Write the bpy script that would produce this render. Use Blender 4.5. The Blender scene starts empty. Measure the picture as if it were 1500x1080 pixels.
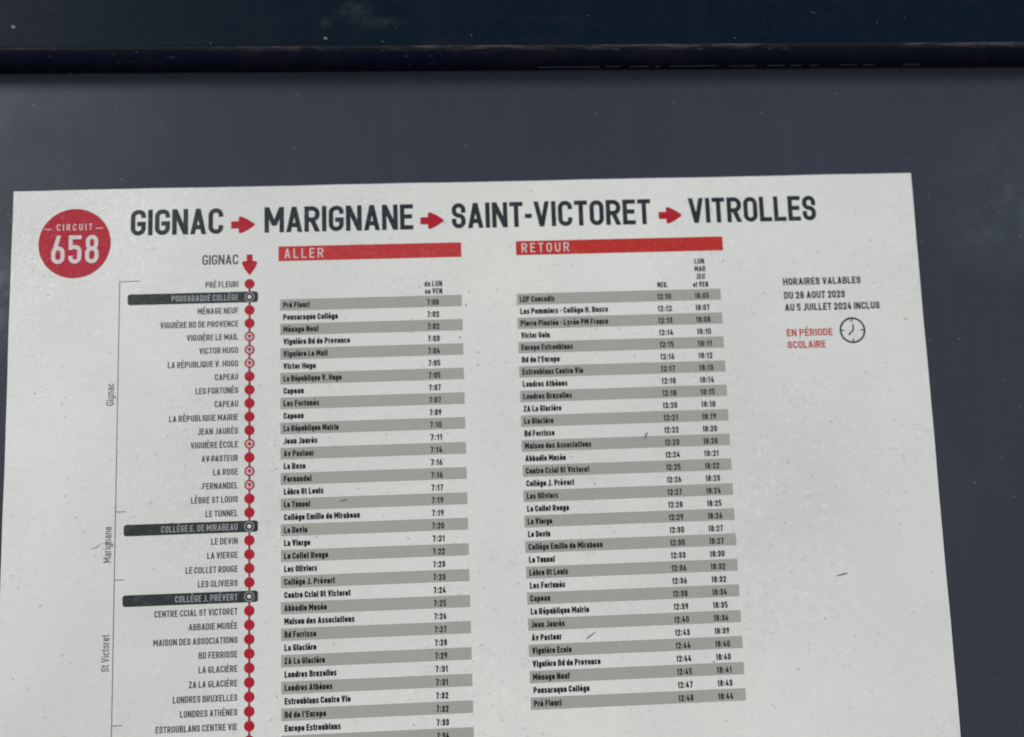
import bpy, math, random
from mathutils import Matrix, Vector
random.seed(5)
S = bpy.context.scene
COL = S.collection
MM = 0.001
Z0 = 1.60          # height of the poster's top edge above the ground, metres
# ------------------------------------------------------------------ camera
# board coordinates: X right, Y down (mm, from the poster's top left corner), D out of the board
def bw(X, Y, D=0.0):
    return Vector((X * MM, -D * MM, Z0 - Y * MM))
cam_d = bpy.data.cameras.new('camera')
cam = bpy.data.objects.new('camera', cam_d)
COL.objects.link(cam)
right = Vector((0.99875, -0.037004, -0.033589))
down = Vector((-0.029011, 0.11798, -0.992592))
fwd = Vector((0.040693, 0.992326, 0.116759))
fwd.normalize(); right = (right - fwd * right.dot(fwd)).normalized(); down = fwd.cross(right)
m = Matrix((right, -down, -fwd)).transposed().to_4x4()
m.translation = bw(148.221, 96.143, 285.382)
cam.matrix_world = m
cam_d.sensor_width = 36.0
cam_d.lens = 36.0 * 1300.0 / 1500.0
cam_d.clip_start = 0.01
cam_d.clip_end = 500.0
cam_d.dof.use_dof = True
cam_d.dof.focus_distance = 0.270
cam_d.dof.aperture_fstop = 5.3
S.camera = cam
# ------------------------------------------------------------------ world, sun, exposure
SUN_EL, SUN_AZ = 28.0, -50.0       # degrees; azimuth seen from the board, negative = from the left
w = bpy.data.worlds.new('World'); S.world = w; w.use_nodes = True
nt = w.node_tree
CLOUD = (7.5, 7.7, 8.0, 1.0)
sky = nt.nodes.new('ShaderNodeTexSky'); sky.sky_type = 'NISHITA'; sky.sun_disc = False
sky.sun_elevation = math.radians(SUN_EL)
sky.sun_rotation = math.radians(180 - SUN_AZ)
sky.air_density = 1.0; sky.dust_density = 1.0; sky.ozone_density = 4.0
bg = nt.nodes['Background']; bg.inputs['Strength'].default_value = 0.075
# thin broken cloud over the whole sky
tc = nt.nodes.new('ShaderNodeTexCoord')
cn = nt.nodes.new('ShaderNodeTexNoise'); cn.inputs['Scale'].default_value = 2.3; cn.inputs['Detail'].default_value = 5; cn.inputs['Roughness'].default_value = .55
cr_ = nt.nodes.new('ShaderNodeMapRange'); cr_.inputs[1].default_value = .42; cr_.inputs[2].default_value = .62
cx_ = nt.nodes.new('ShaderNodeMix'); cx_.data_type = 'RGBA'; cx_.inputs[7].default_value = CLOUD
nt.links.new(tc.outputs['Generated'], cn.inputs['Vector']); nt.links.new(cn.outputs[0], cr_.inputs[0])
cm_ = nt.nodes.new('ShaderNodeMath'); cm_.operation = 'MULTIPLY'; cm_.inputs[1].default_value = .75
nt.links.new(cr_.outputs[0], cm_.inputs[0]); nt.links.new(cm_.outputs[0], cx_.inputs['Factor'])
nt.links.new(sky.outputs['Color'], cx_.inputs[6]); nt.links.new(cx_.outputs[2], bg.inputs['Color'])
sl = bpy.data.lights.new('sun', 'SUN'); sl.energy = 2.2; sl.angle = math.radians(13); sl.color = (1.0, 0.985, 0.955)
so = bpy.data.objects.new('sun', sl); COL.objects.link(so)
e, a = math.radians(SUN_EL), math.radians(SUN_AZ)
sd = Vector((math.sin(a) * math.cos(e), -math.cos(a) * math.cos(e), math.sin(e)))   # towards the sun
so.rotation_euler = sd.to_track_quat('Z', 'Y').to_euler()
so.location = (0, -1, 2.5)
S.view_settings.view_transform = 'Standard'
S.view_settings.look = 'None'
S.view_settings.exposure = 0.40
S.view_settings.gamma = 1.0
S.cycles.filter_width = 1.85

# ------------------------------------------------------------------ node helpers
class NT:
    def __init__(s, name):
        s.m = bpy.data.materials.new(name); s.m.use_nodes = True
        s.t = s.m.node_tree; s.b = s.t.nodes['Principled BSDF']
        s.pos = s.n('ShaderNodeNewGeometry').outputs['Position']
    def n(s, k, **kw):
        x = s.t.nodes.new(k)
        for a_, v in kw.items(): setattr(x, a_, v)
        return x
    def put(s, inp, v):
        if isinstance(v, bpy.types.NodeSocket): s.t.links.new(v, inp)
        else: inp.default_value = v
    def mapp(s, scale=(1, 1, 1), rot=(0, 0, 0), vec=None):
        x = s.n('ShaderNodeMapping'); s.put(x.inputs['Vector'], vec or s.pos)
        x.inputs['Scale'].default_value = scale; x.inputs['Rotation'].default_value = rot
        return x.outputs[0]
    def noise(s, scale, detail=3, rough=.5, vec=None, dist=0):
        x = s.n('ShaderNodeTexNoise'); s.put(x.inputs['Vector'], vec or s.pos)
        x.inputs['Scale'].default_value = scale; x.inputs['Detail'].default_value = detail
        x.inputs['Roughness'].default_value = rough; x.inputs['Distortion'].default_value = dist
        return x.outputs[0]
    def voro(s, scale, vec=None, feature='F1'):
        x = s.n('ShaderNodeTexVoronoi', feature=feature); s.put(x.inputs['Vector'], vec or s.pos)
        x.inputs['Scale'].default_value = scale
        return x
    def ramp(s, v, lo, hi, a_=0.0, b_=1.0):
        x = s.n('ShaderNodeMapRange', clamp=True); s.put(x.inputs[0], v)
        for i, q in enumerate((lo, hi, a_, b_)): x.inputs[i + 1].default_value = q
        return x.outputs[0]
    def math(s, op, a_, b_=0.0):
        x = s.n('ShaderNodeMath', operation=op); s.put(x.inputs[0], a_); s.put(x.inputs[1], b_)
        return x.outputs[0]
    def mix(s, f, a_, b_, blend='MIX'):
        x = s.n('ShaderNodeMix', data_type='RGBA', blend_type=blend)
        s.put(x.inputs['Factor'], f); s.put(x.inputs[6], a_); s.put(x.inputs[7], b_)
        return x.outputs[2]
    def bump(s, h, strength, dist, normal=None):
        x = s.n('ShaderNodeBump'); x.inputs['Strength'].default_value = strength
        x.inputs['Distance'].default_value = dist; s.put(x.inputs['Height'], h)
        if normal: s.put(x.inputs['Normal'], normal)
        return x.outputs[0]
def c4(c): return (c[0], c[1], c[2], 1.0)
def srgb(h):
    v = [int(h[i:i + 2], 16) / 255 for i in (0, 2, 4)]
    return tuple(x / 12.92 if x <= .04045 else ((x + .055) / 1.055) ** 2.4 for x in v)

def print_material(name, col, wear=0.25, fleck=(0.60, 0.60, 0.57), paper=False):
    """weathered print under a creased matt film: grain, tiny specks, fine diagonal creases"""
    n = NT(name)
    # short curly fibres and creases of the aged film: broken contour lines of noise
    def worms(sc, off, rot, wd, lo):
        vec = n.mapp((1, 1, 1.45), (0, rot, 0)); sh = n.n('ShaderNodeVectorMath', operation='ADD')
        n.put(sh.inputs[0], vec); sh.inputs[1].default_value = off
        q = n.noise(sc, 1.5, .5, sh.outputs[0], .35)
        rg = n.ramp(n.math('ABSOLUTE', n.math('SUBTRACT', q, .5)), wd, wd * .25)
        return n.math('MULTIPLY', rg, n.ramp(n.noise(sc * .8, 1, .5, sh.outputs[0]), lo, lo + .07))
    patch = n.ramp(n.noise(15, 3, .55), .40, .62)
    cloud = n.ramp(n.noise(9, 4, .6), .3, .72)
    fib = n.math('MAXIMUM', worms(330, (0, 0, 0), .6, .030, .50), worms(520, (3.1, 1.7, .3), .2, .034, .52))
    fib2 = n.math('MAXIMUM', worms(360, (7.7, .4, 5.1), .7, .024, .53), worms(240, (2.2, 8, 1.4), .4, .013, .54))
    f_hi = n.math('MULTIPLY', fib, n.ramp(patch, 0, 1, .22, 1))
    f_lo = n.math('MULTIPLY', fib2, n.ramp(patch, 0, 1, .45, .9))
    # specks of dirt
    v = n.voro(420, n.mapp((1, 1, 1)))
    keep = n.ramp(n.noise(330, 2, .5), .60, .66)
    speck = n.math('MULTIPLY', n.ramp(v.outputs['Distance'], .26, .12), keep)
    v2 = n.voro(130, n.mapp((1, 1, 1.5), (0, .6, 0)))
    cellr = n.n('ShaderNodeSeparateColor'); n.put(cellr.inputs[0], v2.outputs['Color'])
    speck2 = n.math('MULTIPLY', n.ramp(v2.outputs['Distance'], .085, .045), n.ramp(cellr.outputs[0], .80, .82))
    sp = n.math('MAXIMUM', n.math('MULTIPLY', speck, .32), n.math('MULTIPLY', speck2, .38))
    if paper:
        base = n.mix(cloud, c4([x * .89 for x in col]), c4([min(1, x * 1.06) for x in col]))
        base = n.mix(n.math('MULTIPLY', n.ramp(n.noise(5, 3, .5), .5, .75), .35), base, c4((col[0] * 1.02, col[1] * .985, col[2] * .93)))
        base = n.mix(n.math('MULTIPLY', f_hi, .38), base, c4([min(.90, x * 1.26) for x in col]))
        base = n.mix(n.math('MULTIPLY', f_lo, .42), base, c4([x * .60 for x in col]))
        # the pale dry scratches made by a wiped, scuffed film
        base = n.mix(sp, base, (.10, .10, .11, 1))
    else:
        base = n.mix(n.math('MULTIPLY', n.ramp(n.noise(700, 2, .6), .50, .72), wear), c4(col), c4(fleck))
        base = n.mix(n.math('MULTIPLY', f_hi, wear * .55), base, c4(fleck))
        base = n.mix(n.math('MULTIPLY', sp, .6), base, (.08, .08, .09, 1))
    n.put(n.b.inputs['Base Color'], base)
    n.put(n.b.inputs['Roughness'], n.ramp(patch, 0, 1, .50, .34))
    n.b.inputs['Specular IOR Level'].default_value = .45 if paper else .18
    h = n.math('ADD', n.math('MULTIPLY', fib, .5), n.math('MULTIPLY', fib2, .35))
    b1 = n.bump(h, .22, .00028)
    b2 = n.bump(n.noise(11, 2, .45), .6, .0045, b1)
    n.put(n.b.inputs['Normal'], b2)
    return n.m

PAPER = srgb('C9C9C4')
M = {}
M['paper'] = print_material('weathered_paper', (.658, .652, .608), paper=True)
M['ink_dark'] = print_material('dark_slate_ink', (.018, .025, .030), .05)
M['ink_bar'] = print_material('charcoal_bar_ink', (.028, .032, .032), .05)
M['ink_text'] = print_material('grey_text_ink', (.070, .075, .075), .10)
M['ink_row'] = print_material('black_text_ink', (.012, .012, .013), .03)
M['ink_red'] = print_material('crimson_ink', (.38, .010, .024), .03)
M['ink_bar_red'] = print_material('faded_red_band_ink', (.46, .034, .036), .06)
M['ink_bar_red2'] = print_material('bright_red_band_ink', (.44, .026, .020), .05)
M['ink_orange'] = print_material('orange_red_text_ink', (.42, .060, .040), .1)
M['ink_line'] = print_material('maroon_line_ink', (.17, .028, .035), .15)
M['ink_grey'] = print_material('grey_row_ink', (.335, .333, .294), .06)
M['ink_thin'] = print_material('thin_grey_ink', (.14, .14, .14), .15)
M['ink_white'] = print_material('white_reversed_ink', (.60, .54, .53), .15, (.5, .3, .3))
M['ink_pale'] = print_material('pale_reversed_ink', (.29, .30, .30), .2, (.2, .2, .2))
M['ink_pink'] = print_material('pinkish_paper_ink', (.52, .40, .38), .2)

def paint(name, col, dusty, rough, spec=.5, red=0.0, chips=.5, spots=(), worn_light=False):
    n = NT(name)
    cl = n.ramp(n.noise(7, 4, .6), .35, .7)
    cl2 = n.ramp(n.noise(26, 4, .65, dist=.4), .40, .75)
    base = n.mix(n.math('MULTIPLY', cl, .5), c4(col), c4([x * 1.22 for x in col]))
    base = n.mix(n.math('MULTIPLY', cl2, .22), base, c4([col[0] * 1.35, col[1] * 1.1, col[2] * 1.0]))
    g = n.noise(900, 2, .6)
    base = n.mix(n.math('MULTIPLY', n.ramp(g, .5, .75), .06 * dusty), base, c4((.22, .22, .22)))
    # dry drips and wipes, thin vertical veils
    st = n.noise(1.0, 3, .55, n.mapp((130, 130, 9)))
    base = n.mix(n.math('MULTIPLY', n.ramp(st, .52, .75), .035 * dusty), base, c4((.25, .27, .29)))
    # placed pale spots: chalky smudges, and reflections painted into the colour
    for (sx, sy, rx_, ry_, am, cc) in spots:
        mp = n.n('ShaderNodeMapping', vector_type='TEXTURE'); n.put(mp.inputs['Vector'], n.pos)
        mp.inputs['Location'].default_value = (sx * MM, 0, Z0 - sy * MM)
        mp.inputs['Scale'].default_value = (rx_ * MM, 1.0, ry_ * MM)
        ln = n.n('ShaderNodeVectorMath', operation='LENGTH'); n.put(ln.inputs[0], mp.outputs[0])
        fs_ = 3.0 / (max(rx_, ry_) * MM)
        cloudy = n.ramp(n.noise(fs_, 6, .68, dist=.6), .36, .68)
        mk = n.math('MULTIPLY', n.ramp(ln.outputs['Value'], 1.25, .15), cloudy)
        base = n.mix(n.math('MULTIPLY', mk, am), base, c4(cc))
    if worn_light:  # patchy wear that doubles as the lip's painted highlight
        wn = n.math('MULTIPLY', n.ramp(n.noise(1.0, 4, .6, n.mapp((22, 22, 60))), .42, .54), n.ramp(n.noise(1.0, 3, .6, n.mapp((120, 900, 900))), .42, .60))
        base = n.mix(wn, base, c4((.080, .072, .082)))
    if red:
        rd = n.math('MULTIPLY', n.ramp(n.noise(1.0, 4, .6, n.mapp((45, 45, 160))), .55, .72), red)
        base = n.mix(rd, base, c4((.10, .055, .06)))
    v = n.voro(150, n.mapp((1, 1, 1.3), (0, .4, 0)))
    cr = n.n('ShaderNodeSeparateColor'); n.put(cr.inputs[0], v.outputs['Color'])
    ch = n.math('MULTIPLY', n.ramp(v.outputs['Distance'], .085, .03), n.ramp(cr.outputs[1], .93, .94))
    base = n.mix(n.math('MULTIPLY', ch, chips), base, c4((.30, .31, .33)))
    # short hair-like scratches
    sc = n.voro(60, n.mapp((1, 1, 7), (0, 1.1, 0)))
    sr = n.n('ShaderNodeSeparateColor'); n.put(sr.inputs[0], sc.outputs['Color'])
    scm = n.math('MULTIPLY', n.ramp(sc.outputs['Distance'], .10, .04), n.ramp(sr.outputs[0], .955, .96))
    base = n.mix(n.math('MULTIPLY', scm, .35 * chips), base, c4((.28, .29, .31)))
    n.put(n.b.inputs['Base Color'], base)
    n.put(n.b.inputs['Roughness'], n.ramp(n.noise(12, 4, .6), .3, .7, rough - .07, rough + .1))
    n.b.inputs['Specular IOR Level'].default_value = spec
    n.put(n.b.inputs['Normal'], n.bump(n.noise(60, 3, .5), .25, .0006, n.bump(n.noise(1500, 2, .5), .06, .00004)))
    return n.m
M['panel'] = paint('slate_grey_panel_paint', (.0300, .0350, .0470), .5, .32, .20, chips=.22, spots=((334, 10, 28, 26, .24, (.13, .165, .20)), (318, 22, 12, 10, .12, (.13, .165, .20)), (-4, 34, 7, 18, .30, (.30, .31, .33))))  # spots at both sides paint reflections into the panel's colour
M['rail'] = paint('navy_frame_paint', (.0022, .0074, .0155), .25, .42, .05, red=.05, chips=.4, spots=((112, -55, 6, 3.5, .16, (.16, .17, .18)), (120, -51, 8, 2, .16, (.16, .17, .18)), (103, -51, 2.2, 2.0, .16, (.16, .16, .17))))
M['rail_low'] = paint('scuffed_lightened_navy_paint', (.011, .018, .044), .5, .5, .2, red=.35, chips=1.0)  # scuffed underside, base colour lightened to stand in for bounced light
M['rail_edge'] = paint('worn_highlight_edge', (.012, .014, .022), .5, .5, .2, chips=1.0, worn_light=True)  # worn lip, its highlight painted in as a paler colour
M['seal'] = paint('black_rubber', (.004, .005, .009), .0, .7, .06, chips=.1)
def plain(name, col, rough=.6, noise_scale=900):
    n = NT(name)
    n.put(n.b.inputs['Base Color'], n.mix(n.ramp(n.noise(noise_scale, 3, .6), .35, .7), c4([x * .6 for x in col]), c4(col)))
    n.b.inputs['Roughness'].default_value = rough
    return n.m
M['pale_line'] = plain('pale_strip_grey', (.19, .22, .27), .4)
M['dirt'] = plain('dried_dirt', (.10, .10, .10), .8, 1500)
M['dirt_soft'] = plain('rubbed_dirt', (.22, .22, .22), .8, 1500)
M['lint'] = plain('pale_lint', (.17, .175, .19), .8, 1500)

# ------------------------------------------------------------------ object helpers
def mesh_obj(name, verts, faces, mat, parent=None, loc=None, label=None, cat=None, kind=None, group=None):
    me = bpy.data.meshes.new(name); me.from_pydata(verts, [], faces); me.update()
    me.materials.append(mat)
    return link(name, me, parent, loc, label, cat, kind, group)
def link(name, me, parent=None, loc=None, label=None, cat=None, kind=None, group=None):
    o = bpy.data.objects.new(name, me); COL.objects.link(o)
    if parent: o.parent = parent
    if loc is not None: o.location = loc
    for k, v in (('label', label), ('category', cat), ('kind', kind), ('group', group)):
        if v: o[k] = v
    return o
def empty(name, loc, label, cat):
    o = bpy.data.objects.new(name, None); COL.objects.link(o); o.location = loc
    o.empty_display_size = .05; o['label'] = label; o['category'] = cat
    return o

# ------------------------------------------------------------------ 2-D drawing in the poster's plane
def fillet(pts, closed, seg):
    """pts: (x, y, r) -> list of (x, y) with corners rounded"""
    out = []; n = len(pts)
    for i, (x, y, r) in enumerate(pts):
        if r <= 0 or (not closed and i in (0, n - 1)):
            out.append((x, y)); continue
        px, py, pr = pts[i - 1]; nx, ny, nr = pts[(i + 1) % n]
        ax, ay, bx, by = px - x, py - y, nx - x, ny - y
        la, lb = math.hypot(ax, ay), math.hypot(bx, by)
        if la < 1e-9 or lb < 1e-9: out.append((x, y)); continue
        ax, ay, bx, by = ax / la, ay / la, bx / lb, by / lb
        cs = max(-1, min(1, ax * bx + ay * by)); th = math.acos(cs)
        if th > 3.1: out.append((x, y)); continue
        lim_a = la * (.5 if (pr > 0 and (closed or i - 1 > 0)) else 1.0)
        lim_b = lb * (.5 if (nr > 0 and (closed or i + 1 < n - 1)) else 1.0)
        t = min(r / math.tan(th / 2), lim_a, lim_b); rr = t * math.tan(th / 2)
        k = rr / math.sin(th / 2); mx, my = ax + bx, ay + by; ml = math.hypot(mx, my)
        cx, cy = x + mx / ml * k, y + my / ml * k
        a0 = math.atan2(y + ay * t - cy, x + ax * t - cx); a1 = math.atan2(y + by * t - cy, x + bx * t - cx)
        d = (a1 - a0 + math.pi) % (2 * math.pi) - math.pi
        for s in range(seg + 1):
            q = a0 + d * s / seg; out.append((cx + rr * math.cos(q), cy + rr * math.sin(q)))
    res = [out[0]]
    for p in out[1:]:
        if math.hypot(p[0] - res[-1][0], p[1] - res[-1][1]) > 1e-6: res.append(p)
    if closed and math.hypot(res[0][0] - res[-1][0], res[0][1] - res[-1][1]) < 1e-6: res.pop()
    return res
class Draw:
    """collects flat shapes (mm, y up, z = height over the sheet in mm)"""
    def __init__(s): s.v = []; s.f = []; s.k = 0
    def z(s):
        s.k += 1; return (s.k % 7) * .002
    def ribbon(s, pts, hw, closed=False, cap=0.0):
        n = len(pts); z = s.z(); base = len(s.v); P = list(pts)
        if not closed and cap:
            for i, j in ((0, 1), (-1, -2)):
                dx, dy = P[i][0] - P[j][0], P[i][1] - P[j][1]; l = math.hypot(dx, dy)
                P[i] = (P[i][0] + dx / l * cap, P[i][1] + dy / l * cap)
        for i in range(n):
            if closed: a, b = P[i - 1], P[(i + 1) % n]
            else: a, b = P[max(0, i - 1)], P[min(n - 1, i + 1)]
            x, y = P[i]
            d1 = (x - a[0], y - a[1]); d2 = (b[0] - x, b[1] - y)
            if not closed and i == 0: d1 = d2
            if not closed and i == n - 1: d2 = d1
            l1, l2 = math.hypot(*d1), math.hypot(*d2)
            n1 = (-d1[1] / l1, d1[0] / l1); n2 = (-d2[1] / l2, d2[0] / l2)
            mx, my = n1[0] + n2[0], n1[1] + n2[1]; ml = math.hypot(mx, my)
            if ml < 1e-6: mx, my, ml = n1[0], n1[1], 1
            mx, my = mx / ml, my / ml
            k = hw / max(.42, mx * n1[0] + my * n1[1])
            s.v += [(x + mx * k, y + my * k, z), (x - mx * k, y - my * k, z)]
        for i in range(n if closed else n - 1):
            j = (i + 1) % n
            s.f.append((base + 2 * i + 1, base + 2 * j + 1, base + 2 * j, base + 2 * i))
    def poly(s, pts):
        z = s.z(); b = len(s.v)
        ar = sum(pts[i - 1][0] * pts[i][1] - pts[i][0] * pts[i - 1][1] for i in range(len(pts)))
        if ar < 0: pts = pts[::-1]
        s.v += [(x, y, z) for x, y in pts]; s.f.append(tuple(range(b, b + len(pts))))
    def disc(s, cx, cy, r, n=40):
        s.poly([(cx + r * math.cos(2 * math.pi * i / n), cy + r * math.sin(2 * math.pi * i / n)) for i in range(n)])
    def ring(s, cx, cy, r, hw, n=40):
        s.ribbon([(cx + r * math.cos(2 * math.pi * i / n), cy + r * math.sin(2 * math.pi * i / n)) for i in range(n)], hw, True)
    def mesh(s, name, mat, bow=True):
        vs = [(x * MM, -z * MM, y * MM) for x, y, z in s.v]
        me = bpy.data.meshes.new(name); me.from_pydata(vs, [], s.f); me.update(); me.materials.append(mat)
        return me
LAYER = .03      # mm between ink layers
SHEET = .35      # mm from board to the paper's face
def put(name, d, mat, parent, X, Y, layer=1, label=None, origin=None):
    """link a drawing at poster position X, Y (mm from the top left, Y down)"""
    px, py, pl = origin or (0, 0, None)
    if pl is None: loc = Vector((X * MM, -(SHEET + layer * LAYER) * MM, -Y * MM))
    else: loc = Vector(((X - px) * MM, -(layer - pl) * LAYER * MM, -(Y - py) * MM))
    me = d if isinstance(d, bpy.types.Mesh) else d.mesh(name, mat)
    return link(name, me, parent, loc, label)

# ------------------------------------------------------------------ a narrow engineering alphabet, drawn as strokes
# p = stroke with square ends, l = plain ends, c = closed, d = diagonal cut level, s = dot; third number = corner radius in tenths of width
STEM = 'p 0,0 0,1'
G = {
'A': (.54, 'd 0,0 .5,1;d 1,0 .5,1;l .13,.23 .87,.23'),
'B': (.50, 'p 0,0 0,1;l 0,1 .94,1,4 .94,.53,4 0,.53;l 0,.53 1,.53,4 1,0,4 0,0'),
'C': (.50, 'p 1,.80 1,1,5 0,1,5 0,0,5 1,0,5 1,.20'),
'D': (.50, 'p 0,0 0,1;l 0,1 1,1,5 1,0,5 0,0'),
'E': (.45, 'p 0,0 0,1;p 0,1 1,1;p 0,.52 .88,.52;p 0,0 1,0'),
'F': (.45, 'p 0,0 0,1;p 0,1 1,1;p 0,.50 .88,.50'),
'G': (.51, 'p 1,.82 1,1,5 0,1,5 0,0,5 1,0,5 1,.44 .62,.44'),
'H': (.52, 'p 0,0 0,1;p 1,0 1,1;l 0,.52 1,.52'),
'I': (0, 'p 0,0 0,1'),
'J': (.40, 'p 1,1 1,0,5 0,0'),
'K': (.52, 'p 0,0 0,1;d 1,1 .05,.38;d .36,.60 1,0'),
'L': (.44, 'p 0,1 0,0 1,0'),
'M': (.66, 'p 0,0 0,1;p 1,0 1,1;d 0,1 .5,.22;d 1,1 .5,.22'),
'N': (.54, 'p 0,0 0,1;p 1,0 1,1;d 0,1 1,0'),
'O': (.50, 'c 0,0,5 1,0,5 1,1,5 0,1,5'),
'P': (.50, 'p 0,0 0,1;l 0,1 1,1,5 1,.45,5 0,.45'),
'Q': (.50, 'c 0,0,5 1,0,5 1,1,5 0,1,5;p .6,.22 1,-.04'),
'R': (.52, 'p 0,0 0,1;l 0,1 1,1,5 1,.47,5 0,.47;d .5,.47 1,0'),
'S': (.48, 'p 1,.74 1,1,5 0,1,5 0,.55,5 1,.47,5 1,0,5 0,0,5 0,.26'),
'T': (.46, 'p 0,1 1,1;p .5,0 .5,1'),
'U': (.50, 'p 0,1 0,0,5 1,0,5 1,1'),
'V': (.54, 'd 0,1 .5,0;d 1,1 .5,0'),
'X': (.52, 'd 0,1 1,0;d 1,1 0,0'),
'Z': (.46, 'p 0,1 1,1;d 1,1 0,0;p 0,0 1,0'),
'a': (.42, 'p .08,.7 1,.7,5 1,0;l 1,.40 0,.40,4 0,0,4 1,0'),
'b': (.43, 'p 0,0 0,1;l 0,.7 1,.7,5 1,0,5 0,0'),
'c': (.38, 'l 1,.52 1,.7,5 0,.7,5 0,0,5 1,0,5 1,.18'),
'd': (.43, 'p 1,0 1,1;l 1,.7 0,.7,5 0,0,5 1,0'),
'e': (.42, 'p 1,.12 1,0,5 0,0,5 0,.7,5 1,.7,5 1,.34 0,.34'),
'f': (.26, 'p 1,1 .35,1,6 .35,0;p 0,.7 1,.7'),
'g': (.43, 'l 1,.7 0,.7,5 0,0,5 1,0;p 1,.7 1,-.27,5 .05,-.27'),
'h': (.43, 'p 0,0 0,1;p 0,.7 1,.7,5 1,0'),
'i': (0, 'p 0,0 0,.7;s 0,1'),
'k': (.42, 'p 0,0 0,1;d 1,.7 .1,.28;d .4,.45 1,0'),
'l': (0, 'p 0,0 0,1'),
'm': (.70, 'p 0,0 0,.7 1,.7,3 1,0;p .5,0 .5,.7'),
'n': (.43, 'p 0,0 0,.7 1,.7,5 1,0'),
'o': (.43, 'c 0,0,5 1,0,5 1,.7,5 0,.7,5'),
'p': (.43, 'p 0,-.27 0,.7;l 0,.7 1,.7,5 1,0,5 0,0'),
'q': (.43, 'p 1,-.27 1,.7;l 1,.7 0,.7,5 0,0,5 1,0'),
'r': (.28, 'p 0,0 0,.7 .9,.7'),
's': (.40, 'p .9,.7 0,.7,4 0,.36,4 1,.34,4 1,0,4 .05,0'),
't': (.28, 'p .3,.95 .3,0,5 1,0;p 0,.7 1,.7'),
'u': (.43, 'p 0,.7 0,0,5 1,0;p 1,0 1,.7'),
'v': (.44, 'd 0,.7 .5,0;d 1,.7 .5,0'),
'x': (.42, 'd 0,.7 1,0;d 1,.7 0,0'),
'y': (.44, 'd 0,.7 .5,0;d 1,.7 .35,-.27'),
'0': (.46, 'c 0,0,5 1,0,5 1,1,5 0,1,5'),
'1': (.24, 'p 1,0 1,1;p 1,1 0,.76'),
'2': (.44, 'p 0,.74 0,1,5 1,1,5 1,.58,5 0,0;p 0,0 1,0'),
'3': (.44, 'p 0,.78 0,1,5 1,1,5 1,.53,5 .4,.53;p .4,.53 1,.53,5 1,0,5 0,0,5 0,.24'),
'4': (.48, 'd .55,1 0,.22;p 0,.22 1,.22;p .74,0 .74,.5'),
'5': (.44, 'p 1,1 0,1 0,.57;l 0,.60 1,.60,5 1,0,5 0,0,5 0,.24'),
'6': (.46, 'c 0,0,5 1,0,5 1,.56,5 0,.56,5;d 0,.30 .56,1'),
'7': (.44, 'p 0,1 1,1;d 1,1 .35,0'),
'8': (.46, 'c 0,0,5 1,0,5 1,.53,5 0,.53,5;c .06,.53,5 .94,.53,5 .94,1,5 .06,1,5'),
'9': (.46, 'c 0,.44,5 1,.44,5 1,1,5 0,1,5;d 1,.70 .44,0'),
'.': (0, 's 0,0'), ':': (0, 's 0,.10;s 0,.66'), '-': (.24, 'p 0,.42 1,.42'), "'": (0, 'l 0,.72 0,1.02'),
}
ACC = {'é': ('e', 1), 'è': ('e', -1), 'É': ('E', 1), 'È': ('E', -1)}
def text(s, H, weight, width, spacing=.13, space=.21, seg=3, align='left'):
    """draw a line of text of cap height H and total width (mm); origin at the baseline's left (or right) end"""
    hw = weight / 2; d = Draw(); fixed = 0.0; var = 0.0; items = []
    for i, ch in enumerate(s):
        if ch == ' ':
            var += space * H; items.append((None, 0, 0, 0)); continue
        b, acc = ACC.get(ch, (ch, 0)); wd, st = G[b]
        if wd == 0: fixed += 2 * hw
        else: var += wd * H
        if i < len(s) - 1: var += spacing * H
        items.append((st, wd, acc, 1))
    k = (width - fixed) / var if width else 1.0
    x = 0.0; tot = fixed + k * var
    if align == 'right': x = -tot
    if align == 'centre': x = -tot / 2
    for i, (st, wd, acc, on) in enumerate(items):
        if not on: x += space * H * k; continue
        W = wd * H * k if wd else 2 * hw; iw = max(0, W - 2 * hw); ih = H - 2 * hw
        fx = lambda u: x + hw + u * iw
        fy = lambda v: hw + v * ih
        for q in st.split(';'):
            kind, rest = q[0], q[2:].split()
            pts = [tuple(float(t) for t in r.split(',')) for r in rest]
            if kind == 's':
                cx, cy = fx(pts[0][0]), fy(pts[0][1]); d.poly([(cx - hw, cy - hw), (cx + hw, cy - hw), (cx + hw, cy + hw), (cx - hw, cy + hw)])
            elif kind == 'd':
                (a0, b0), (a1, b1) = pts
                X0, Y0, X1, Y1 = fx(a0), fy(b0), fx(a1), fy(b1)
                l = math.hypot(X1 - X0, Y1 - Y0); sx = (X1 - X0) / (Y1 - Y0)
                hx = hw * l / abs(Y1 - Y0)
                def ext(v, Y): return Y + (hw if v in (1, .7) else -hw if v in (0, -.27) else 0)
                E0, E1 = ext(b0, Y0), ext(b1, Y1)
                # keep the outer ends inside the letter's width
                XX0, XX1 = X0 + (E0 - Y0) * sx * 0.0, X1 + (E1 - Y1) * sx * 0.0
                hx = min(hx, hw * 1.5)
                d.poly([(XX0 - hx, E0), (XX0 + hx, E0), (XX1 + hx, E1), (XX1 - hx, E1)])
            else:
                P = [(fx(t[0]), fy(t[1]), (t[2] / 10 * max(iw, .1 * H)) if len(t) > 2 else 0) for t in pts]
                d.ribbon(fillet(P, kind == 'c', seg), hw, kind == 'c', hw if kind == 'p' else 0)
        if acc:
            y0 = H * (.86 if st is G['e'][1] else 1.12); y1 = y0 + H * .20
            xc = x + W / 2; dx = H * .10
            d.ribbon([(xc - dx * acc, y0), (xc + dx * acc, y1)] if acc > 0 else [(xc + dx, y0), (xc - dx, y1)], hw * .8)
        x += W + spacing * H * k
    return d

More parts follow.
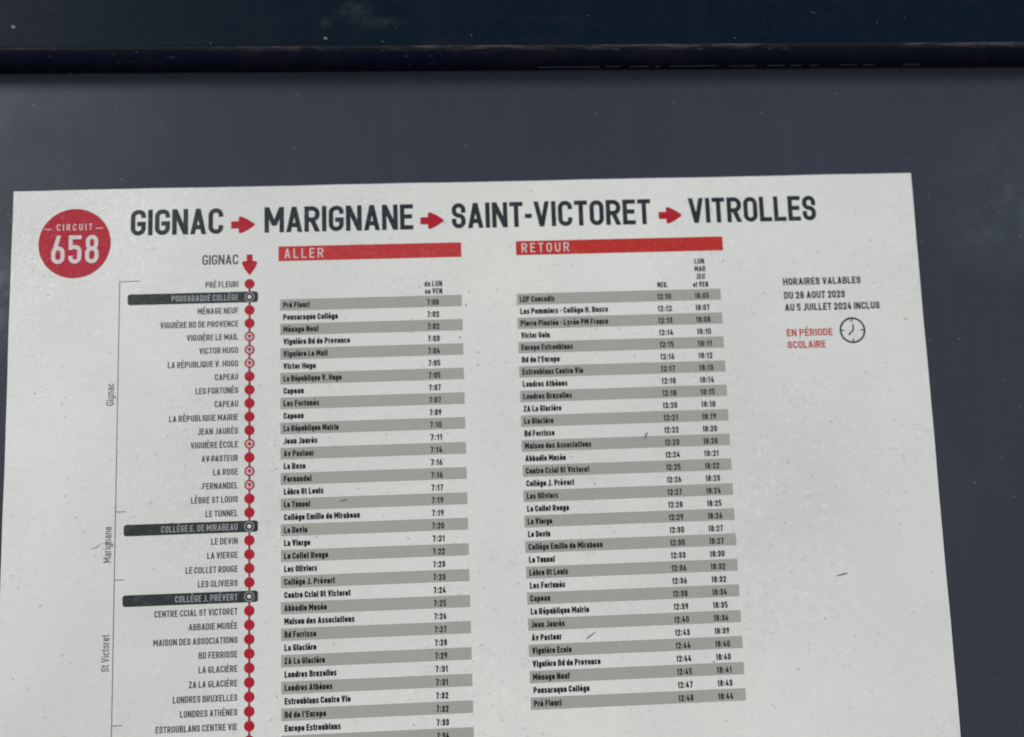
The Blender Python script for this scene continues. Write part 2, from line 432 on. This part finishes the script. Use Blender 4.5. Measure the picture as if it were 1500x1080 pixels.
# ------------------------------------------------------------------ the display case: back panel and top frame rail
case = empty('display_case', bw(150, 200, 0), 'dark slate grey metal display case with a navy top frame rail, behind the white timetable', 'display case')
def case_part(name, verts, faces, mat, label=None):
    o = mesh_obj(name, [tuple(v - case.location) for v in verts], faces, mat, case, None, label)
    return o
def box(x0, x1, y0, y1, d0, d1):
    v = [bw(x, y, d) for d in (d0, d1) for y in (y0, y1) for x in (x0, x1)]
    return v, [(0, 1, 3, 2), (4, 6, 7, 5), (0, 4, 5, 1), (2, 3, 7, 6), (0, 2, 6, 4), (1, 5, 7, 3)]
v, f = box(-150, 470, -90, 480, -3.0, 0.0)
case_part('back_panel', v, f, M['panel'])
# rail profile (Y from its lower inner corner, depth), extruded along a very slightly tilted line
def rail_line(X): return -40.9 + 0.0090 * X
def extrude(profile, x0, x1, nseg, wob=0.0):
    vs, fs = [], []; n = len(profile)
    for i in range(nseg + 1):
        X = x0 + (x1 - x0) * i / nseg
        for (dy, dd) in profile:
            vs.append(bw(X, rail_line(X) + dy + (random.uniform(-wob, wob)), dd))
    for i in range(nseg):
        for j in range(n):
            a_, b_ = i * n + j, i * n + (j + 1) % n
            fs.append((a_, b_, b_ + n, a_ + n))
    fs.append(tuple(range(n))[::-1]); fs.append(tuple(range(nseg * n, nseg * n + n)))
    return vs, fs
prof = [(.0, .05), (-1.85, 8.6), (-1.98, 9.15), (-2.25, 9.65), (-2.65, 10.05), (-3.15, 10.28), (-3.7, 10.36), (-70, 10.9), (-70, .05)]
v, f = extrude(prof, -150, 470, 120)
rail = case_part('frame_rail', v, f, M['rail'])
import bmesh
bm_ = bmesh.new(); bm_.from_mesh(rail.data); bmesh.ops.recalc_face_normals(bm_, faces=bm_.faces); bm_.to_mesh(rail.data); bm_.free()
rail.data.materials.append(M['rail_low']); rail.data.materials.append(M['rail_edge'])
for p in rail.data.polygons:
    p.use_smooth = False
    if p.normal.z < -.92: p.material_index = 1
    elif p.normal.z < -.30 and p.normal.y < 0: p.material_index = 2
    if -.99 < p.normal.z < -.05 and p.normal.y < 0: p.use_smooth = True
# black rubber bead in the corner between rail and panel
v, f = extrude([(-.3, .06), (-.3, 1.5), (.3, 1.35), (.7, .7), (.85, .06)], -150, 470, 60)
case_part('rubber_seal', v, f, M['seal'])
# thin broken pale strips along the bead
def thin_strip(X0, X1, dep=15.9, thick=.16, dy=.12):
    a_, b_ = rail_line(X0), rail_line(X1)
    vs = [bw(X0, a_ + dy - .3, dep), bw(X1, b_ + dy - .3, dep), bw(X1 - .3, b_ + dy - .3 + thick, dep), bw(X0 + .4, a_ + dy - .3 + thick, dep),
          bw(X0, a_ + dy - .3, dep - .4), bw(X1, b_ + dy - .3, dep - .4), bw(X1 - .3, b_ + dy - .3 + thick, dep - .4), bw(X0 + .4, a_ + dy - .3 + thick, dep - .4)]
    return vs, [(0, 3, 2, 1), (4, 5, 6, 7), (0, 1, 5, 4), (1, 2, 6, 5), (2, 3, 7, 6), (3, 0, 4, 7)]
for X0, X1 in ((172, 193), (195, 200), (203, 209.5), (211.5, 213.5), (216.5, 233), (237, 246), (250, 256), (258, 262), (264.5, 268), (275, 281), (283, 287), (297, 303)):
    v, f = thin_strip(X0, X1, dep=1.7, thick=random.uniform(.03, .055), dy=.62 + random.uniform(-.05, .05))
    case_part('pale_bead_strip', v, f, M['pale_line'])
# little chips, crumbs and lint on rail and panel
def blob(cx, cy, dep, rx, ry, rot, n=9, th=.12):
    """small raised irregular crumb"""
    vs, fs = [], []
    for i in range(n):
        t = 2 * math.pi * i / n; r = random.uniform(.65, 1.1)
        x, y = rx * r * math.cos(t), ry * r * math.sin(t)
        vs.append(bw(cx + x * math.cos(rot) - y * math.sin(rot), cy + x * math.sin(rot) + y * math.cos(rot), dep))
    vs.append(bw(cx, cy, dep + th))
    for i in range(n): fs.append(((i + 1) % n, i, n))
    return vs, fs
def scatter(name, items, mat, parent_loc=None):
    vs, fs = [], []
    for it in items:
        v_, f_ = blob(*it); b = len(vs); vs += v_; fs += [tuple(q + b for q in t) for t in f_]
    o = case_part(name, vs, fs, mat); o['kind'] = 'stuff'; return o
RD = 10.45
crumbs = []; under = []
# (X, Y as seen on the board plane) moved to the rail's face along the sight line
def on_face(X, Y, dep):
    t = dep / 285.382
    return X + (148.2 - X) * t, Y + (96.1 - Y) * t
for (X, Y, dep, rx, ry, rot) in (
        (38.5, -48.3, 6, .45, .30, 0), (62.8, -49.8, 16.2, .30, .25, 0), (31.0, -46.5, 9, .6, .18, .1), (50.5, -45.3, 8, .9, .16, 0), (10, -46, 9, .5, .2, 0),
        (49, -45.0, 8, .8, .15, 0), (101, -51, 16.2, .7, .5, .3), (120, -49.5, 16.2, .3, .2, 0), (150, -51.5, 16.2, .25, .2, 0), (141.5, -49.0, 15, .3, .2, 0),
        (134.5, -49.0, 15, .45, .16, 0), (120, -47, 8, .8, .14, 0), (128, -44.4, 5, .9, .13, 0), (190, -46, 9, 1.1, .14, 0), (199, -47.0, 9, 1.6, .2, .05),
        (211, -46.7, 9, .8, .15, -.2), (228, -48, 9, 1.4, .2, -.05), (257, -47.2, 9, .7, .3, 0), (252, -46.3, 9, .6, .3, .3), (240, -49.0, 15.5, .5, .12, .1),
        (190, -58, 16.2, .5, .10, .2), (268, -58, 16.2, 1.0, .10, .3), (300, -55.5, 16.2, .7, .08, .2), (290, -54, 16.2, .2, .15, 0), (122, -65, 16.2, .5, .12, 0),
        (-2, -56.5, 16.2, .8, .6, .5)):
    if dep > 15: crumbs.append(on_face(X, Y, RD) + (RD + .03, rx, ry, rot, 9, .08))
    else:
        dd = (Y - rail_line(X)) / (-.215 - (96.1 - Y) / 285.4)
        dd = max(.5, min(9.2, dd)); xx, yy = on_face(X, Y, dd); under.append((xx, yy, dd, rx, ry * 1.6, rot))
for i in range(22):
    X = random.uniform(-5, 345); Y = random.uniform(-66, -51)
    crumbs.append(on_face(X, min(Y, -50.2), RD) + (RD + .03, random.uniform(.05, .16), random.uniform(.05, .11), random.uniform(0, 3), 7, .03))
scatter('paint_chips', crumbs, M['lint'])
def under_blob(X, dd, rx, rd, n=8):
    """a flattish crumb stuck to the sloping underside of the rail"""
    vs, fs = [], []
    for i in range(n):
        t = 2 * math.pi * i / n; q = random.uniform(.6, 1.1); d_ = max(.2, dd + rd * q * math.sin(t)); x = X + rx * q * math.cos(t)
        vs.append(bw(x, rail_line(x) - .217 * d_ + .02, d_))
    vs.append(bw(X, rail_line(X) - .217 * dd + .10, dd))
    for i in range(n): fs.append((i, (i + 1) % n, n))
    return vs, fs
vs, fs = [], []
items = [(u[0], u[2], u[3], u[4]) for u in under]
for i in range(80):
    items.append((random.choice((random.uniform(0, 340), random.uniform(5, 60), random.uniform(115, 145), random.uniform(185, 245))), random.uniform(1, 9), random.uniform(.08, .55) * random.uniform(.4, 1), random.uniform(.06, .25)))
for it in items:
    v_, f_ = under_blob(*it); b = len(vs); vs += v_; fs += [tuple(q + b for q in t) for t in f_]
o = case_part('underside_crumbs', vs, fs, M['lint']); o['kind'] = 'stuff'
pn = []
for i in range(8):
    X, Y = random.uniform(-6, 345), random.uniform(-36, 0)
    pn.append((X, Y, .02, random.uniform(.06, .16), random.uniform(.04, .09), random.uniform(0, 3), 7, .04))
for i in range(9):
    pn.append((random.uniform(300, 322), random.uniform(5, 190), .02, random.uniform(.06, .16), random.uniform(.05, .12), random.uniform(0, 3), 7, .04))
pn += [(91.5, -31.5, .02, .9, .13, .3, 9, .05), (25.8, -15.6, .02, .2, .2, 0, 9, .05), (298.5, -41.0, .3, .5, .35, 0, 9, .1)]
scatter('panel_specks', pn, M['lint'])

# ------------------------------------------------------------------ the pavement below, out of frame (it throws light up under the rail)
M['ground'] = plain('unseen_pale_pavement', (.40, .39, .37), .9, 6)
mesh_obj('ground', [(-300, -300, 0), (300, -300, 0), (300, 300, 0), (-300, 300, 0)], [(0, 1, 2, 3)], M['ground'], kind='structure')

# ------------------------------------------------------------------ the timetable poster
poster = empty('timetable_poster', bw(0, 0, 0), 'weathered white bus timetable sheet with red round badge, fixed to the dark grey panel', 'poster')
PW, PH = 297.0, 420.0
nx, ny = 40, 56
vs, fs = [], []
def edge(i, n, amp): return amp * (math.sin(i * 1.7) * .5 + math.sin(i * .61 + 1.3))
for s_ in (0, 1):
    for j in range(ny + 1):
        for i in range(nx + 1):
            X, Y = PW * i / nx, PH * j / ny
            if i in (0, nx): X += edge(j, ny, .07)
            if j in (0, ny): Y += edge(i, nx, .06)
            vs.append((X * MM, (-SHEET if s_ == 0 else -.05) * MM, -Y * MM))
N1 = (nx + 1) * (ny + 1)
for j in range(ny):
    for i in range(nx):
        a_ = j * (nx + 1) + i
        fs.append((a_, a_ + nx + 1, a_ + nx + 2, a_ + 1))
rim = [i for i in range(nx + 1)] + [j * (nx + 1) + nx for j in range(1, ny + 1)] + [ny * (nx + 1) + i for i in range(nx - 1, -1, -1)] + [j * (nx + 1) for j in range(ny - 1, 0, -1)]
for q in range(len(rim)):
    a_, b_ = rim[q], rim[(q + 1) % len(rim)]
    fs.append((a_, b_, b_ + N1, a_ + N1))
fs.append(tuple(r + N1 for r in rim))
mesh_obj('paper_sheet', vs, fs, M['paper'], poster)

def P(name, d, mat, X, Y, layer=1, label=None): return put(name, d, M[mat], poster, X, Y, layer, label)
def sub(name, d, mat, par, X, Y, layer=2, label=None):
    o = put(name, d, M[mat], par, X, Y, layer, label)
    wl = Vector((X * MM, -(SHEET + layer * LAYER) * MM, -Y * MM)); o.location = wl - par.location
    return o
def R_(w_, h_, jit=0):
    d = Draw(); d.poly([(0, 0), (w_, 0), (w_, -h_), (0, -h_)]); return d
def RR(w_, h_, r):
    d = Draw(); d.poly(fillet([(0, 0, r), (w_, 0, r), (w_, -h_, r), (0, -h_, r)], True, 6)); return d

# route badge
d = Draw(); d.disc(0, 0, 11.46, 96)
badge = P('route_badge', d, 'ink_red', 19.92, 17.82, 1)
sub('badge_word', text('CIRCUIT', 2.15, .30, 11.3, .36), 'ink_white', badge, 14.15, 13.5)
for X in (10.25, 26.7):
    sub('badge_dash', R_(2.2, .26), 'ink_white', badge, X, 12.8)
sub('badge_number', text('658', 9.3, 1.28, 15.0, .13, seg=8), 'ink_white', badge, 12.6, 24.45)

# title
def arrow():
    d = Draw(); d.poly(fillet([(0, 1.2, .15), (2.5, 1.2, .2), (2.4, 3.2, .7), (5.2, 1.95, 4), (8.1, 0, .5), (5.2, -1.95, 4), (2.4, -3.2, .7), (2.5, -1.2, .2), (0, -1.2, .15)], True, 5)); return d
for wd, x0, x1 in (('GIGNAC', 37.65, 67.3), ('MARIGNANE', 80.65, 129.05), ('SAINT-VICTORET', 141.75, 207.75), ('VITROLLES', 220.45, 263.5)):
    P('title_word', text(wd, 8.55, 1.48, x1 - x0, .075, seg=8), 'ink_dark', x0, 15.68)
am = arrow().mesh('title_arrow', M['ink_red'])
for x in (69.85, 131.4, 210.4): P('title_arrow', am, 'ink_red', x, 12.85)

# route diagram
P('direction_heading', text('GIGNAC', 3.3, .50, 11.5, .09, seg=6), 'ink_text', 60.7, 25.98)
d = Draw(); d.poly(fillet([(-.95, 0, .15), (.95, 0, .15), (.95, -2.1, .1), (2.7, -2.35, .6), (1.75, -4.6, 4), (0, -7.0, .4), (-1.75, -4.6, 4), (-2.7, -2.35, .6), (-.95, -2.1, .1)], True, 5))
P('direction_arrow', d, 'ink_red', 75.85, 22.8)
SY, SP = 32.54, 4.3035
stops = [('PRÉ FLEURI', 10.5), ('POUSARAQUE COLLÈGE', 21.2), ('MÉNAGE NEUF', 12.9), ('VIGUIÈRE BD DE PROVENCE', 24.7), ('VIGUIÈRE LE MAIL', 16.3), ('VICTOR HUGO', 12.3),
         ('LA RÉPUBLIQUE V. HUGO', 22.2), ('CAPEAU', 7.3), ('LES FORTUNÉS', 13.4), ('CAPEAU', 7.4), ('LA RÉPUBLIQUE MAIRIE', 21.6), ('JEAN JAURÈS', 12.6), ('VIGUIÈRE ÉCOLE', 14.8),
         ('AV PASTEUR', 11.3), ('LA ROSE', 7.7), ('FERNANDEL', 11.0), ('LÈBRE ST LOUIS', 14.5), ('LE TUNNEL', 10.0), ('COLLÈGE E. DE MIRABEAU', 23.6), ('LE DEVIN', 8.2),
         ('LA VIERGE', 9.4), ('LE COLLET ROUGE', 16.0), ('LES OLIVIERS', 12.2), ('COLLÈGE J. PRÉVERT', 19.1), ('CENTRE CCIAL ST VICTORET', 25.4), ('ABBADIE MUSÉE', 14.9),
         ('MAISON DES ASSOCIATIONS', 25.6), ('BD FERRISSE', 11.8), ('LA GLACIÈRE', 11.8), ('ZA LA GLACIÈRE', 14.7), ('LONDRES BRUXELLES', 19.5), ('LONDRES ATHÈNES', 17.3), ('ESTROUBLANS CENTRE VIE', 24.6), (None, 0)]
P('route_line', R_(.62, SP * 34.5), 'ink_line', 75.85 - .31, SY, 1)
d = Draw(); d.disc(0, 0, 1.60, 28); dot = d.mesh('stop_dot', M['ink_red'])
d = Draw(); d.ring(0, 0, 1.36, .22, 28); ring = d.mesh('stop_ring', M['ink_red'])
d = Draw(); d.disc(0, 0, 1.2, 28); inner = d.mesh('ring_centre', M['ink_pink'])
d = Draw(); d.poly([(-.72, .5), (.72, .5), (0, -.68)]); tri = d.mesh('direction_triangle', M['ink_red'])
d = Draw(); d.poly([(-.72, -.42), (0, .74), (.72, -.42)]); tri_up = d.mesh('direction_triangle', M['ink_red'])
d = Draw(); d.ring(0, 0, 1.42, .14, 28); wring = d.mesh('white_ring', M['ink_pale'])
d = Draw(); d.disc(0, 0, .66, 20); wdot = d.mesh('white_centre', M['ink_white'])
for i, (nm, wd) in enumerate(stops):
    y = SY + i * SP
    if i in (1, 18, 23):
        bar = P('school_stop_bar', RR(41.4, 3.5, .85), 'ink_bar', 37.1, y - 1.78, 2)
        sub('stop_name', text(nm, 2.0, .31, wd, .14, align='right'), 'ink_pale', bar, 72.25, y + 1.0, 3)
        sub('white_ring', wring, 'ink_pale', bar, 75.85, y, 3)
        sub('white_centre', wdot, 'ink_white', bar, 75.85, y, 3)
        continue
    if i in (4, 5, 6, 12, 14, 15):
        r = P('stop_ring', ring, 'ink_red', 75.85, y, 3)
        sub('ring_centre', inner, 'ink_pink', r, 75.85, y, 2)
        sub('direction_triangle', tri_up if i == 12 else tri, 'ink_red', r, 75.85, y, 4)
    else:
        P('stop_dot', dot, 'ink_red', 75.85, y, 2)
    if nm: P('stop_name', text(nm, 2.0, .34, wd, .10, align='right'), 'ink_text', 72.25, y + 1.0)
# town brackets
br = P('town_bracket', R_(.26, 160), 'ink_thin', 34.35, 30.65)
sub('bracket_tick', R_(6.3, .24), 'ink_thin', br, 34.6, 30.65, 1)
for y in (104.0, 124.85, 168.3):
    sub('bracket_tick', R_(3.0, .26), 'ink_thin', br, 34.6, y, 1)
for nm, x, y, L in (('Gignac', 33.3, 70.7, 7.0), ('Marignane', 33.35, 119.6, 11.0), ('St Victoret', 33.3, 152.4, 11.1)):
    o = P('town_name', text(nm, 2.35, .29, L, .12), 'ink_thin', x, y, 2)
    o.rotation_euler = (0, -math.pi / 2, 0)

# outward and return tables
h1 = P('direction_bar', R_(59.4, 4.9), 'ink_bar_red', 85.15, 20.38)
sub('direction_word', text('ALLER', 3.2, .40, 12.6, .30, seg=4), 'ink_white', h1, 87.07, 24.38)
h2 = P('direction_bar', R_(68.75, 4.72), 'ink_bar_red2', 162.55, 20.45)
sub('direction_word', text('RETOUR', 3.1, .40, 15.7, .30, seg=4), 'ink_white', h2, 164.4, 24.32)
for s_, x0, x1, y in (('du LUN', 132.3, 138.0, 34.9), ('au VEN', 132.4, 138.0, 37.35), ('MER.', 208.7, 212.25, 37.2), ('LUN', 221.5, 224.7, 29.55), ('MAR', 221.35, 225.0, 32.1), ('JEU', 221.7, 224.65, 34.7), ('et VEN', 220.6, 225.6, 37.37)):
    P('day_heading', text(s_, 1.85, .34, x1 - x0, .13), 'ink_row', x0, y)
def table(X0, X1, Y0, n, names, times, pitch=3.988):
    band = R_(X1 - X0, 3.72).mesh('row_band', M['ink_grey'])
    for i in range(n):
        if i % 2 == 0: P('row_band', band, 'ink_grey', X0, Y0 + i * pitch, 1)
    for i, (nm, wd) in enumerate(names):
        P('row_stop_name', text(nm, 1.95, .415, wd, .085), 'ink_row', X0 + 1.0, Y0 + i * pitch + 2.83, 2)
    for col, x, wd in times:
        for i, t in enumerate(col.split()):
            P('departure_time', text(t, 1.95, .36, wd, .13), 'ink_row', x, Y0 + i * pitch + 3.13, 2)
an = ["Pré Fleuri", "Pousaraque Collège", "Ménage Neuf", "Viguière Bd de Provence", "Viguière Le Mail", "Victor Hugo", "La République V. Hugo", "Capeau", "Les Fortunés", "Capeau", "La République Mairie",
      "Jean Jaurès", "Av Pasteur", "La Rose", "Fernandel", "Lèbre St Louis", "Le Tunnel", "Collège Emilie de Mirabeau", "Le Devin", "La Vierge", "Le Collet Rouge", "Les Oliviers", "Collège J. Prévert",
      "Centre Ccial St Victoret", "Abbadie Musée", "Maison des Associations", "Bd Ferrisse", "La Glacière", "ZA La Glacière", "Londres Bruxelles", "Londres Athènes", "Estroublans Centre Vie", "Bd de l'Europe", "Europe Estroublans"]
ax = [95.1, 104.1, 97.9, 107.9, 100.7, 96.9, 105.1, 93.0, 97.9, 92.9, 104.0, 97.2, 96.1, 93.4, 95.3, 99.0, 94.8, 110.3, 93.9, 94.7, 100.3, 96.8, 102.3, 107.1, 99.7, 108.2, 96.4, 96.4, 99.0, 102.5, 101.2, 106.7, 99.2, 103.6]
at = "7:00 7:02 7:02 7:03 7:04 7:05 7:05 7:07 7:07 7:09 7:10 7:11 7:14 7:16 7:16 7:17 7:19 7:19 7:20 7:21 7:22 7:23 7:23 7:24 7:25 7:26 7:27 7:28 7:29 7:31 7:31 7:32 7:32 7:33 7:34"
table(85.6, 144.3, 37.93, 35, [(q, x - 86.6) for q, x in zip(an, ax)], [(at, 133.0, 3.75)])
rn = ["LEP Caucadis", "Les Pommiers - Collège H. Bosco", "Pierre Plantée - Lycée PM France", "Victor Gelu", "Europe Estroublans", "Bd de l'Europe", "Estroublans Centre Vie", "Londres Athènes", "Londres Bruxelles",
      "ZA La Glacière", "La Glacière", "Bd Ferrisse", "Maison des Associations", "Abbadie Musée", "Centre Ccial St Victoret", "Collège J. Prévert", "Les Oliviers", "Le Collet Rouge", "La Vierge", "Le Devin",
      "Collège Emilie de Mirabeau", "Le Tunnel", "Lèbre St Louis", "Les Fortunés", "Capeau", "La République Mairie", "Jean Jaurès", "Av Pasteur", "Viguière Ecole", "Viguière Bd de Provence", "Ménage Neuf", "Pousaraque Collège", "Pré Fleuri"]
rx = [174.5, 191.9, 191.8, 172.5, 179.9, 175.4, 182.9, 177.6, 178.9, 175.3, 172.6, 172.8, 184.5, 176.1, 183.5, 178.5, 173.2, 176.5, 171.0, 170.2, 186.7, 171.3, 175.4, 174.3, 169.4, 181.5, 173.7, 172.5, 175.5, 184.4, 174.6, 180.6, 171.7]
r1 = "12:10 12:12 12:13 12:14 12:15 12:16 12:17 12:18 12:18 12:20 12:21 12:22 12:23 12:24 12:25 12:26 12:27 12:28 12:29 12:30 12:30 12:33 12:36 12:36 12:38 12:39 12:40 12:43 12:44 12:44 12:45 12:47 12:48"
r2 = "18:05 18:07 18:08 18:10 18:11 18:12 18:13 18:14 18:15 18:18 18:19 18:20 18:20 18:21 18:22 18:23 18:24 18:25 18:26 18:27 18:27 18:30 18:32 18:32 18:34 18:35 18:36 18:39 18:40 18:40 18:41 18:43 18:44"
table(162.2, 229.6, 38.05, 33, [(q, x - 163.15) for q, x in zip(rn, rx)], [(r1, 208.45, 4.6), (r2, 221.0, 4.6)], 3.983)

# validity notes and clock
for s_, x0, x1, y, mt, nm in (('HORAIRES VALABLES', 250.7, 276.8, 37.5, 'ink_dark', 'validity_line'), ('DU 28 AOUT 2023', 250.7, 271.1, 42.1, 'ink_dark', 'validity_line'), ('AU 5 JUILLET 2024 INCLUS', 250.7, 282.5, 46.15, 'ink_dark', 'validity_line'),
                          ('EN PÉRIODE', 250.7, 266.0, 54.65, 'ink_orange', 'season_line'), ('SCOLAIRE', 250.75, 263.4, 58.65, 'ink_orange', 'season_line')):
    P(nm, text(s_, 2.4, .47, x1 - x0, .09, seg=4), mt, x0, y)
d = Draw(); d.ring(0, 0, 4.02, .31, 64)
ck = P('clock_symbol', d, 'ink_dark', 272.75, 53.15)
d = Draw()
for t in (0, 90, 180, 270):
    c_, s_ = math.cos(math.radians(t)), math.sin(math.radians(t)); d.ribbon([(2.75 * c_, 2.75 * s_), (3.85 * c_, 3.85 * s_)], .2)
sub('clock_tick_marks', d, 'ink_dark', ck, 272.75, 53.15, 1)
d = Draw(); d.ribbon([(0.25, 2.0), (0.25, .1), (-1.5, -1.6)], .24)
sub('clock_hands', d, 'ink_dark', ck, 272.75, 53.15, 2)

# scuffs and smears on the sheet
def smear(name, X, Y, pts, hw, mat, layer=4):
    d = Draw(); n = len(pts) - 1
    L, Rr = [], []
    for i, (x, y) in enumerate(pts):
        a_ = pts[max(0, i - 1)]; b_ = pts[min(n, i + 1)]; dx, dy = b_[0] - a_[0], b_[1] - a_[1]; l = math.hypot(dx, dy)
        ww = hw * math.sin(math.pi * (i + .25) / (n + .5)) * random.uniform(.7, 1.2)
        L.append((x - dy / l * ww, y + dx / l * ww)); Rr.append((x + dy / l * ww, y - dx / l * ww))
    d.poly(L + Rr[::-1]); return P(name, d, mat, X, Y, layer)
M['dirt_mark'] = M['dirt']
smear('scuff_mark', 261, 132, [(0, -.3), (1.0, 0), (2.0, .1), (3.2, .5), (4.0, .4)], .22, 'dirt')
smear('scuff_mark', 180, 148.6, [(0, 0), (.7, .35), (1.5, .9), (2.3, 1.4), (3.5, 2.3)], .17, 'dirt')
smear('scuff_mark', 202.0, 87.0, [(0, 0), (.15, .9), (.5, 1.8), (.9, 2.5)], .28, 'dirt_soft')
smear('scuff_mark', 104.2, 103.4, [(0, 0), (.6, .4), (1.4, .5), (2.3, .8)], .18, 'dirt')
smear('scuff_mark', 27.0, 115.2, [(0, -.1), (1.5, .3), (2.6, 1.0), (3.2, 1.4)], .11, 'dirt_soft')
smear('scuff_mark', 30.2, 113.6, [(0, 0), (1.6, -.1), (3.0, .1), (3.9, -.3)], .10, 'dirt_soft')
smear('scuff_mark', 68.0, 66.0, [(0, 0), (.5, -.2), (1.0, .1)], .08, 'dirt')
smear('scuff_mark', 62.9, 88.6, [(0, 0), (1.0, -.4), (2.1, -.3), (2.4, .4)], .10, 'dirt')
d = Draw()
for i in range(170):
    X, Y = random.uniform(2, 295), -random.uniform(2, 195)
    r = random.choice((.06, .08, .08, .1, .1, .14, .2)); t0 = random.uniform(0, 3); n = 6; el = random.uniform(1, 2.4)
    pts = []
    for k in range(n):
        t = 2 * math.pi * k / n; q = random.uniform(.6, 1.1) * r; x, y = q * math.cos(t) * el, q * math.sin(t)
        pts.append((X + x * math.cos(t0) - y * math.sin(t0), Y + x * math.sin(t0) + y * math.cos(t0)))
    d.poly(pts)
o = P('dirt_specks', d, 'dirt_soft', 0, 0, 5); o['kind'] = 'stuff'
